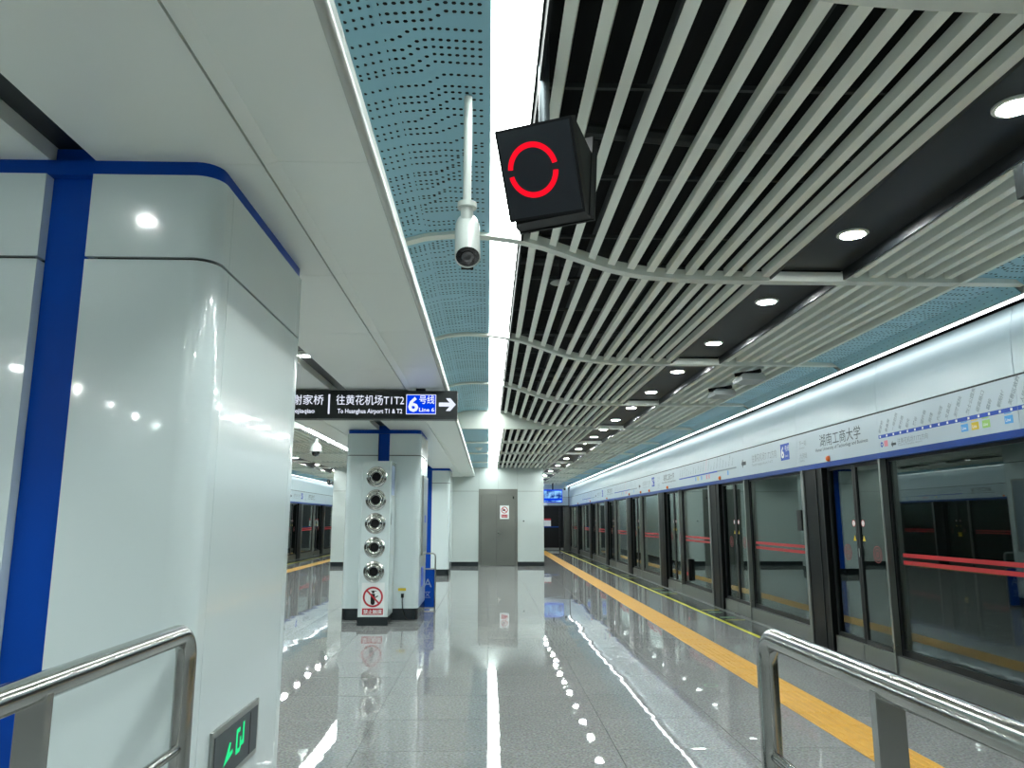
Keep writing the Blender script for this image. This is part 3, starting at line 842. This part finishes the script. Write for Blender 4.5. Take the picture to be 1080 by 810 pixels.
# blue guard panel with hoop rail
r = empty('guard_panel', (-0.90, 13.35, 0))
MB().tube([(-0.30,0,0.0),(-0.30,0,0.86),(-0.285,0,0.905),(-0.25,0,0.93),(-0.04,0,0.93),(-0.012,0,0.915),(0,0,0.88),(0,0,0.0)], 0.014, 10).build('hoop_rail', 'steel', r, smooth=40)
MB().box(-0.285, -0.014, -0.01, 0.01, 0.04, 0.66).build('board', 'blue', r)
MB().box(-0.285, -0.014, -0.012, 0.012, 0.66, 0.68).box(-0.285, -0.014, -0.012, 0.012, 0.02, 0.04).build('edge_trim', 'steel', r)
mb = MB(); text(mb, 'A', 0.2, FRONT(-0.19, -0.011, 0.37), 0); text(mb, '区', 0.12, FRONT(-0.19, -0.011, 0.20), 0); mb.build('lettering', 'pale_blue', r)
tag(r, 'blue guard board in a steel hoop beside the second column', 'guard panel')

# ------------------------------------------------------------------ nozzle tower
r = empty('nozzle_tower', (CXc-0.01, 11.40, 0))
W = 0.215
MB().prism([(-W,0),(-W+0.012,-0.012),(W-0.012,-0.012),(W,0),(W,0.57),(-W,0.57)], 0.12, 2.36, 'z').build('cabinet', 'enamel', r)
MB().box(-W-0.004, W+0.004, -0.016, 0.57, 0, 0.118).build('plinth', 'plinth', r)
MB().box(-W+0.035, W-0.035, -0.0145, -0.012, 0.54, 2.31).build('front_panel', 'enamel', r)
noz = [(0.150,0.0),(0.152,0.012),(0.146,0.020),(0.128,0.024),(0.118,0.012),(0.108,0.012),(0.098,0.034),(0.084,0.040),(0.072,0.034),(0.066,0.0),(0.066,-0.0)]
RX = Matrix.Rotation(PI/2, 4, 'X')
nm = MB().lathe(noz, RX, 32).mesh('nozzle', 'chrome', 35)
tmb = MB().lathe([(0.0,0.004),(0.020,0.006),(0.064,0.010),(0.064,0.0)], RX, 24)
for a in (0.6, 0.6+PI/2):
    c, s_ = math.cos(a), math.sin(a)
    tmb.poly([(0.06*c-0.004*s_, -0.014, 0.06*s_+0.004*c), (0.06*c+0.004*s_, -0.014, 0.06*s_-0.004*c), (-0.06*c+0.004*s_, -0.014, -0.06*s_-0.004*c), (-0.06*c-0.004*s_, -0.014, -0.06*s_+0.004*c)])
thm = tmb.mesh('throat', 'black')
blt = MB()
for i in range(6):
    a = i*PI/3+0.3
    blt.lathe([(0.011,0.012),(0.010,0.022),(0.0,0.026)], Matrix.Translation((0.122*math.cos(a), 0, 0.122*math.sin(a))) @ RX, 8)
bltm = blt.mesh('bolt_ring', 'chrome', 40)
for i, z in enumerate((2.125, 1.785, 1.445, 1.10, 0.755)):
    n_ = obj('nozzle', nm, r, (0.0, -0.0145, z)); obj('throat', thm, n_); obj('bolt_ring', bltm, n_)
MB().box(W, W+0.004, 0.06, 0.40, 1.86, 2.30).build('side_sign', 'pale_blue', r)
MB().box(W, W+0.003, 0.10, 0.14, 1.42, 1.60).build('side_slot', 'dark_metal', r)
MB().box(-0.165, 0.165, -0.0155, -0.0125, 0.125+0.01, 0.60).build('notice', 'print_white', r)
mb = MB(); Mn = FRONT(0, -0.0155, 0.40); ring(mb, Mn, 0.118, 0.145, n=32, t=0.0012)
mb.add(*(lambda b: (b.v, b.f))(MB().box(-0.012, 0.012, -0.125, 0.125, 0.0015, 0.0025)), Mn @ Matrix.Rotation(math.radians(45), 4, 'Z'))
flat(mb, FRONT(0, -0.0155, 0.15), -0.15, 0.15, 0, 0.09)
mb.build('prohibition_ring', 'print_red', r)
mb = MB(); flat(mb, Mn, -0.032, 0.028, -0.085, 0.045); ring(mb, Mn @ Matrix.Translation((-0.002,-0.082,0)), 0.0, 0.03, n=16); ring(mb, Mn @ Matrix.Translation((0.002,0.070,0)), 0.0, 0.020, n=16); flat(mb, Mn @ Matrix.Rotation(0.5,4,'Z'), 0.02, 0.07, -0.03, -0.015); flat(mb, Mn, -0.03, 0.05, 0.078, 0.086)
mb.build('pictogram', 'black', r)
mb = MB(); text(mb, '禁止触摸', 0.066, FRONT(-0.132, -0.0169, 0.168), 0.001, width=0.265); mb.build('notice_text', 'print_white', r)
tag(r, 'white tower of five round steel air nozzles in front of a column', 'air outlet')
# plug and cable on column two
r = empty('power_lead', (-1.30, 11.99, 0.0))
MB().box(-0.02, 0.02, -0.035, 0.008, 0.33, 0.39).build('plug', 'black', r)
MB().tube([(0,-0.02,0.34),(0.0,-0.03,0.28),(0.01,-0.05,0.18),(0.05,-0.06,0.06),(0.10,-0.07,0.01),(0.20,-0.06,0.008)], 0.007, 8).build('cable', 'black', r, smooth=60)
MB().box(-0.07, 0.05, -0.004, 0.006, 0.43, 0.47).build('yellow_tag', 'print_yellow', r)
tag(r, 'black plug and lead under a yellow tag on the second column', 'power lead')

# ------------------------------------------------------------------ hanging direction sign
SY, SZ0, SZ1, SX0, SX1 = 8.2, 2.575, 2.885, -3.0, -0.345
r = empty('direction_sign', ((SX0+SX1)/2, SY, SZ0))
sh = -(SX0+SX1)/2
def SBOX(x0, x1, y0, y1, z0, z1): return MB().box(x0+sh, x1+sh, y0, y1, z0-SZ0, z1-SZ0)
SBOX(SX0, SX1, -0.005, 0.14, SZ0, SZ1).build('cabinet', 'sign_black', r)
SBOX(SX0+0.01, SX1-0.01, -0.009, -0.005, SZ0+0.012, SZ1-0.012).build('face', 'sign_black', r)
SBOX(-2.6, -2.5, 0.04, 0.10, SZ1, SZ+0.02).build('hanger', 'dark_metal', r); SBOX(-0.80, -0.70, 0.04, 0.10, SZ1, SZ+0.02).build('hanger', 'dark_metal', r)
def SM(x, z): return FRONT(x+sh, -0.0095, z-SZ0)
w = MB()
text(w, '往谢家桥', 0.118, SM(-2.255, 2.735), 0.0004, width=0.46)
text(w, 'To Xiejiaqiao', 0.068, SM(-2.265, 2.635), 0.001, width=0.38)
w.build('lettering', 'lit_white', r)
w = MB(); flat(w, SM(-1.742, 2.625), 0, 0.018, 0, 0.215); w.build('divider', 'lit_white', r)
w = MB()
text(w, '往黄花机场T1T2', 0.118, SM(-1.66, 2.735), 0.0004, width=0.735)
text(w, 'To Huanghua Airport T1 & T2', 0.068, SM(-1.64, 2.635), 0.001, width=0.70)
w.build('lettering', 'lit_white', r)
w = MB(); flat(w, SM(-0.90, 2.625), 0, 0.325, 0, 0.218); w.build('badge_border', 'lit_white', r)
w = MB(); flat(w, SM(-0.893, 2.632) @ Matrix.Translation((0,0,0.0006)), 0, 0.311, 0, 0.204); w.build('line_badge', 'lit_blue', r)
w = MB(); O = Matrix.Translation((0,0,0.002))
text(w, '6', 0.215, SM(-0.880, 2.658) @ O, 0.006, width=0.11)
text(w, '号线', 0.10, SM(-0.762, 2.748) @ O, 0.001, width=0.165)
text(w, 'Line 6', 0.06, SM(-0.762, 2.655) @ O, 0.001, width=0.165)
w.build('badge_text', 'lit_white', r)
w = MB(); A = SM(-0.545, 2.733)
w.poly([A @ Vector((x, y, 0.001)) for x, y in ((0,0.022),(0.115,0.022),(0.075,0.07),(0.125,0.07),(0.185,0.0),(0.125,-0.07),(0.075,-0.07),(0.115,-0.022),(0,-0.022))])
w.build('arrow', 'lit_white', r)
tag(r, 'black hanging direction sign with white lettering and blue line badge', 'direction sign')
# edge of a second hanging sign at the right rim of the picture
r = empty('hanging_sign', (2.70, 3.02, 2.875))
MB().box(-0.40, 0.40, -0.03, 0.03, 0, 0.145).build('cabinet', 'sign_black', r); MB().box(-0.3, -0.27, -0.01, 0.01, 0.145, 0.34).box(0.27, 0.3, -0.01, 0.01, 0.145, 0.34).build('hanger', 'dark_metal', r)
tag(r, 'black sign edge hanging at the right rim of the picture', 'sign')

# ------------------------------------------------------------------ red-ring display
r = empty('signal_display', (0.216, 3.1, 3.002))
Rm = (Matrix.Rotation(math.radians(-28.6), 4, 'Z') @ Matrix.Rotation(math.radians(27.3), 4, 'X') @ Matrix.Rotation(math.radians(2.0), 4, 'Y'))
hw, hh = 0.182, 0.200
b = MB().box(-hw, hw, 0.0, 0.05, -hh, hh).xform(Rm); b.build('front_case', 'black', r)
b = MB().box(-hw+0.012, hw-0.012, -0.003, 0.0, -hh+0.012, hh-0.012).xform(Rm); b.build('front_face', 'led_face', r)
Mf = Rm @ frame((-0.028, -0.0035, 0.010), (1,0,0), (0,0,1))
g = MB()
for a0 in (0.14, PI+0.14): ring(g, Mf, 0.095, 0.119, a0, a0+PI-0.28, n=40, t=0.001)
g.build('red_ring', 'led_red', r)
Rb = (Matrix.Translation(Rm @ Vector((0, 0.05, -hh))) @ Matrix.Rotation(math.radians(-28.6), 4, 'Z') @ Matrix.Rotation(math.radians(-8.0), 4, 'X'))
b = MB().box(-hw, hw, 0.015, 0.065, -0.02, 2*hh-0.02).xform(Rb); b.build('rear_case', 'black', r)
b = MB().box(-hw-0.002, hw+0.003, 0.060, 0.070, -0.025, 2*hh-0.015).xform(Rb); b.build('rear_rim', 'dark_metal', r)
b = MB().box(-hw+0.02, hw-0.005, -0.03, 0.03, -0.03, 0.0).xform(Rb); b.build('bottom_rail', 'dark_metal', r)
sd = []
for s in (-1, 1):
    p1 = Rm @ Vector((s*(hw-0.006), 0.05, -hh)); p2 = Rm @ Vector((s*(hw-0.006), 0.05, hh)); p3 = Rb @ Vector((s*(hw-0.006), 0.015, 2*hh-0.10)); p4 = Rb @ Vector((s*(hw-0.006), 0.015, 0))
    off = Rm @ Vector((s*-0.004, 0, 0))
    q = MB(); n0 = [p1, p2, p3, p4]; q.v = [tuple(p) for p in n0]+[tuple(p+off) for p in n0]
    q.f = [(0,1,2,3),(7,6,5,4),(0,4,5,1),(1,5,6,2),(2,6,7,3),(3,7,4,0)]
    q.build('side_plate', 'dark_metal', r)
MB().tube([(0.026, 0.05, 0.10), (0.026, 0.05, 1.1)], 0.025, 14).build('hanging_pole', 'galv', r, smooth=40)
tag(r, 'black tilted signal box showing a broken red ring', 'signal display')

# ------------------------------------------------------------------ bullet camera on a pole
r = empty('bullet_camera', (-0.108, 3.38, 2.87))
MB().tube([(0,0,0.10),(0,0,0.645)], 0.020, 14).build('pole', 'cam_white', r, smooth=40)
MB().lathe([(0.02,0.10),(0.046,0.10),(0.046,0.075),(0.030,0.072),(0.028,0.0),(0.0,0.0)], n=20).build('collar', 'cam_white', r, smooth=40)
ax = Vector((0.03, -math.cos(math.radians(52)), -math.sin(math.radians(52)))).normalized()
q = ax.to_track_quat('Z', 'Y').to_matrix().to_4x4()
Mc = Matrix.Translation((0, 0.055, 0.025)) @ q
MB().lathe([(0.0,-0.02),(0.035,-0.015),(0.052,0.005),(0.058,0.04),(0.058,0.30),(0.056,0.305),(0.053,0.295),(0.053,0.29)], Mc, 28).build('body', 'cam_white', r, smooth=40)
MB().lathe([(0.053,0.296),(0.0,0.296)], Mc, 28).build('front_glass', 'lens', r)
MB().lathe([(0.026,0.297),(0.028,0.300),(0.016,0.300),(0.0,0.298)], Mc, 20).build('lens', 'lens', r)
b = MB().box(-0.028, 0.028, 0.058, 0.075, 0.22, 0.29); b.xform(Mc @ Matrix.Rotation(PI, 4, 'Z')); b.build('bracket', 'black', r)
tag(r, 'white bullet camera on a ceiling pole beside the red-ring display', 'camera')

# dome camera, left
r = empty('dome_camera', (-3.62, 16.0, 2.84))
MB().tube([(0,0,0.25),(0,0,0.345)], 0.028, 12).build('pole', 'cam_white', r, smooth=40)
MB().lathe([(0.02,0.30),(0.035,0.25),(0.09,0.20),(0.115,0.16),(0.125,0.07),(0.128,0.06),(0.0,0.06)], n=24).build('housing', 'cam_white', r, smooth=40)
MB().lathe([(0.085,0.06),(0.085,0.03),(0.06,-0.02),(0.0,-0.045)], n=24).build('dome', 'lens', r, smooth=60)
tag(r, 'white dome camera hanging over the far left platform', 'camera')
r = empty('wall_camera', (-5.16, 25.2, 2.62))
MB().box(0.0, 0.02, 0.1, 0.3, 0.0, 0.12).build('bracket', 'black', r); MB().lathe([(0.0,-0.02),(0.06,0.0),(0.065,0.2),(0.0,0.21)], Matrix.Translation((-0.05,0.05,0.05)) @ Matrix.Rotation(PI/2.4, 4, 'X'), 14).build('body', 'black', r, smooth=40)
tag(r, 'black camera on the left corner of the service-room wall', 'camera')

# ------------------------------------------------------------------ boxes under the right-hand slats
for k, (x, y) in enumerate(((2.99, 8.50), (2.99, 9.55))):
    r = empty('antenna_box', (x, y, 3.055))
    MB().prism([(-0.13,0.0),(0.13,0.0),(0.14,0.03),(0.11,0.075),(-0.11,0.075),(-0.14,0.03)], -0.17, 0.17).build('case', 'box_grey', r)
    MB().tube([(-0.17,-0.02,0.078),(-0.08,-0.04,0.092),(0.02,-0.08,0.098),(0.08,-0.16,0.105)], 0.024, 10).build('cable', 'black', r, smooth=50)
    MB().box(-0.03, 0.03, -0.03, 0.03, 0.075, 0.118).build('bracket', 'dark_metal', r)
    tag(r, ['grey box with black cable hung under the slats, nearer one', 'grey box with black cable hung under the slats, farther one'][k], 'antenna box', 'boxes under the slats')
r = empty('smoke_detector', (-0.24, 18.4, ZF+0.035)); MB().lathe([(0.09,0.0),(0.09,-0.015),(0.06,-0.03),(0.05,-0.055),(0.0,-0.06)], n=20).build('body', 'cam_white', r, smooth=40); MB().lathe([(0.02,-0.058),(0.016,-0.066),(0.0,-0.067)], n=12).build('sensor', 'box_grey', r)
tag(r, 'white smoke detector on the flat blue ceiling panel', 'smoke detector')
r = empty('sprinkler', (0.605, 6.25, 3.50)); MB().lathe([(0.0,0.02),(0.075,0.012),(0.085,0.0),(0.0,-0.005)], n=20).build('plate', 'cam_white', r, smooth=40); MB().tube([(0,0,0.0),(0,0,0.65)], 0.010, 8).build('stem', 'carrier', r)
tag(r, 'pale round plate hanging above the slats in the second bay', 'sprinkler')

# ------------------------------------------------------------------ service-room wall and door
wall = struct('wall_end', 'white panelled service-room wall at the end of the hall', 'wall')
WX0, WX1 = MIRC-1.84, 1.84
DX0, DX1, DZ = -0.32, 0.97, 2.50
MB().box(WX0+0.02, DX0, YW+0.02, YW+0.1, 0, 3.6).box(DX1, WX1-0.02, YW+0.02, YW+0.1, 0, 3.6).box(DX0, DX1, YW+0.02, YW+0.1, DZ, 3.6).build('wall_core', 'groove', wall)
ex = [WX0, -4.1, -3.1, -2.1, -1.17, DX0]
for a, b in list(zip(ex, ex[1:]))+[(DX1, WX1)]:
    MB().box(a+0.002, b-0.002, YW, YW+0.02, 0.14, 2.425).build('wall_panel', 'wallpanel', wall)
for a, b in list(zip(ex, ex[1:]))+[(DX0, 0.33), (0.33, DX1), (DX1, WX1)]:
    z0 = 2.435 if not (a >= DX0-0.01 and b <= DX1+0.01) else DZ+0.002
    MB().box(a+0.002, b-0.002, YW, YW+0.02, z0, 3.30).build('wall_panel', 'wallpanel', wall)
MB().lathe([(0.0,-0.01),(0.022,-0.008),(0.025,0.0)], Matrix.Translation((1.17, YW, 1.45)) @ RX.inverted(), 12).build('keyhole_cover', 'black', wall)
bb = MB().box(WX0+0.005, DX0, YW+0.005, YW+0.03, 0, 0.138).box(DX1, WX1-0.005, YW+0.005, YW+0.03, 0, 0.138).build('baseboard_end', 'plinth')
tag(bb, 'dark baseboard along the service-room wall', 'baseboard', kind='structure')
for s, x, nm in ((1, WX1, 'right'), (-1, WX0, 'left')):
    w_ = struct('wall_service_'+nm, 'white %s side wall of the service room' % nm, 'wall')
    n = 8
    for i in range(n):
        a = YW+(Y1-YW)*i/n; b2 = YW+(Y1-YW)*(i+1)/n
        x0, x1 = sorted((x, x-s*0.02))
        MB().box(x0, x1, a+0.002, b2-0.002, 0.14, 2.425).build('wall_panel', 'wallpanel', w_); MB().box(x0, x1, a+0.002, b2-0.002, 2.435, 3.3).build('wall_panel', 'wallpanel', w_)
    x0, x1 = sorted((x-s*0.02, x-s*0.06))
    MB().box(x0, x1, YW+0.02, Y1, 0, 3.6).build('wall_core', 'groove', w_)
    x0, x1 = sorted((x-s*0.005, x-s*0.03))
    MB().box(x0, x1, YW+0.02, Y1, 0, 0.138).build('plinth', 'plinth', w_)
door = struct('door_1', 'brushed steel double service door with a prohibition notice', 'door', ((DX0+DX1)/2, YW, 0))
dw = (DX1-DX0)/2
MB().box(-dw, -dw+0.075, -0.02, 0.06, 0, 2.50).box(dw-0.075, dw, -0.02, 0.06, 0, 2.50).box(-dw+0.075, dw-0.075, -0.02, 0.06, 2.315, 2.50).build('door_frame', 'door_steel', door)
for i, (a, b) in enumerate(((-dw+0.08, -0.052), (-0.048, dw-0.08))):
    lf = MB().box(a, b, 0.012, 0.05, 0.008, 2.31).build('door_leaf', 'door_steel', door)
    if i: 
        MB().box(a+0.05, a+0.17, -0.012, 0.012, 1.04, 1.07).box(a+0.05, a+0.08, -0.012, 0.012, 1.0, 1.14).build('handle', 'chrome', lf)
        MB().box(b-0.08, b-0.04, 0.006, 0.012, 2.18, 2.26).build('closer_tab', 'black', lf)
nt_ = MB().box(0.06, 0.36, 0.005, 0.0115, 1.52, 1.96).build('notice', 'print_white', door)
mb = MB(); Mn = FRONT(0.21, 0.0048, 1.81); ring(mb, Mn, 0.085, 0.110, n=28)
bx_ = MB().box(-0.012, 0.012, -0.09, 0.09, 0.001, 0.002); mb.add(bx_.v, bx_.f, Mn @ Matrix.Rotation(PI/4, 4, 'Z')); flat(mb, FRONT(0.21, 0.0048, 1.565), -0.105, 0.105, 0, 0.10)
mb.build('notice_print', 'print_red', nt_)
mb = MB(); flat(mb, Mn, -0.035, 0.03, -0.03, 0.03); flat(mb, Mn @ Matrix.Rotation(0.5,4,'Z'), -0.055, 0.0, -0.01, 0.04); mb.build('notice_pictogram', 'black', nt_)
mb = MB(); text(mb, '禁止入内', 0.055, FRONT(0.115, 0.0035, 1.595), 0, width=0.19); mb.build('notice_text', 'print_white', nt_)

# ------------------------------------------------------------------ platform end wall, doors and screen (right)
ew = struct('wall_platform_end', 'pale end wall above the dark platform end doors', 'wall')
for fl in (0, 1):
    for a, b in ((1.86, 3.1), (3.1, 4.0)):
        mir(MB().box(a+0.003, b-0.003, Y1-0.02, Y1, 2.19, 2.59), fl).build('wall_panel', 'header', ew)
        mir(MB().box(a+0.003, b-0.003, Y1-0.02, Y1, 2.60, 3.24), fl).build('wall_panel', 'fascia', ew)
    mir(MB().box(1.8, 4.35, Y1, Y1+0.1, -0.1, 4.15), fl).build('wall_core', 'groove', ew)
    mir(MB().box(3.97, 4.0, Y1-0.05, Y1-0.02, 2.19, 3.24), fl).build('corner_joint', 'black', ew)
for fl in (0, 1):
    r = empty('platform_end_door', (MIRC-2.9 if fl else 2.9, Y1-0.06, 0))
    B = lambda mb, n, m: mb.build(n, m, r)
    B(MB().box(-1.04, -1.0, -0.02, 0.02, 0, 2.18).box(0.58, 0.66, -0.02, 0.02, 0, 2.18).box(1.04, 1.09, -0.02, 0.02, 0, 2.18).box(-1.0, 1.04, -0.02, 0.02, 2.10, 2.18), 'frame', 'dark_metal')
    B(MB().box(-1.0, 0.58, -0.005, 0.005, 0.14, 2.10), 'pane', 'black'); B(MB().box(0.66, 1.04, -0.005, 0.005, 0.14, 2.10), 'pane', 'black')
    B(MB().box(-1.0, 0.58, -0.012, 0.012, 0.02, 0.14).box(0.66, 1.04, -0.012, 0.012, 0.02, 0.14), 'kick_plate', 'kick_steel')
    B(MB().box(-0.2, 0.56, -0.05, -0.006, 1.12, 1.17), 'push_bar', 'blue_edge')
    B(MB().box(-0.25, 0.18, -0.03, -0.006, 1.18, 1.55), 'notice', 'print_white'); B(MB().box(-0.25, 0.18, -0.032, -0.03, 1.46, 1.55), 'notice_heading', 'print_red')
    tag(r, 'dark glass platform end door %s' % ('at the far left end' if fl else 'under the hanging television screen'), 'end door')
o = MB().box(3.66, 3.98, Y1-0.62, Y1-0.4, 0.0, 2.11).build('end_post', 'post_steel'); tag(o, 'wide brown-grey steel post at the far end of the screen doors', 'post')
r = empty('television', (3.08, 36.6, 2.30))
MB().box(-0.46, 0.46, 0.0, 0.07, 0, 0.62).build('case', 'lit_blue', r)
MB().box(-0.43, 0.43, -0.004, 0.0, 0.20, 0.56).build('picture', 'tv_picture', r); MB().box(-0.43, 0.43, -0.004, 0.0, 0.03, 0.10).build('caption_bar', 'tv_picture', r)
MB().box(-0.03, 0.03, 0.02, 0.06, 0.62, 0.92).build('hanger', 'dark_metal', r)
tag(r, 'lit blue television hanging at the far right end', 'television')
r = empty('bullet_camera', (3.62, 36.2, 2.95)); MB().tube([(0,0,0.08),(0,0,0.27)], 0.02, 10).build('pole', 'cam_white', r); MB().lathe([(0.0,-0.02),(0.06,0.0),(0.065,0.10),(0.0,0.11)], n=14).build('housing', 'cam_white', r, smooth=40); MB().lathe([(0.06,0.0),(0.05,-0.06),(0.0,-0.08)], n=14).build('dome', 'black', r, smooth=50)
tag(r, 'small black-lensed camera beside the far television', 'camera')
MBo = MB().box(-0.15, 0.15, -0.05, 0.05, 0, 0.02).box(-0.02, 0.02, -0.02, 0.02, 0.02, 0.12); o = MBo.build('ceiling_speaker', 'cam_white', None, (3.15, 35.4, 3.06)); tag(o, 'pale flat fitting hung under the slats near the far television', 'ceiling fitting')

# back wall behind the viewer closes the hall
bw = MB().box(-7.3, 4.1, Y0-0.1, Y0, 0, ROOF).build('wall_back', 'wallpanel'); tag(bw, 'white wall behind the viewer', 'wall', kind='structure')

# ------------------------------------------------------------------ foreground handrails
def handrail(x, yend, label, s):
    r = empty('handrail', (x, yend, 0))
    zt = 1.118; R = 0.034
    path = [(0,-3.0,zt),(0,-0.09,zt)]+[(0,-0.09+0.09*math.sin(a), zt-0.09+0.09*math.cos(a)) for a in [PI/2*i/8 for i in range(1, 9)]]
    MB().tube(path+[(0,0,0.0)], R, 24).build('top_rail', 'rail_steel', r, smooth=50)
    MB().tube([(0,-0.02,0.745),(0,-3.0,0.745)], 0.016, 14).build('lower_rail', 'rail_steel', r, smooth=50)
    for yy in ((-0.78 if s > 0 else -0.895), -2.3):
        MB().box(-0.034, 0.034, yy-0.014, yy+0.014, 0.0, zt-0.012).build('post', 'rail_steel', r)
    MB().lathe([(0.06,0.0),(0.06,0.008),(0.04,0.014)], n=20).build('foot_flange', 'rail_steel', r, smooth=40)
    tag(r, label, 'handrail', 'handrails beside the viewer')
handrail(-1.035, 2.765, 'steel handrail in front of the large left column', -1)
handrail(0.93, 2.62, 'steel handrail at lower right before the yellow strip', 1)
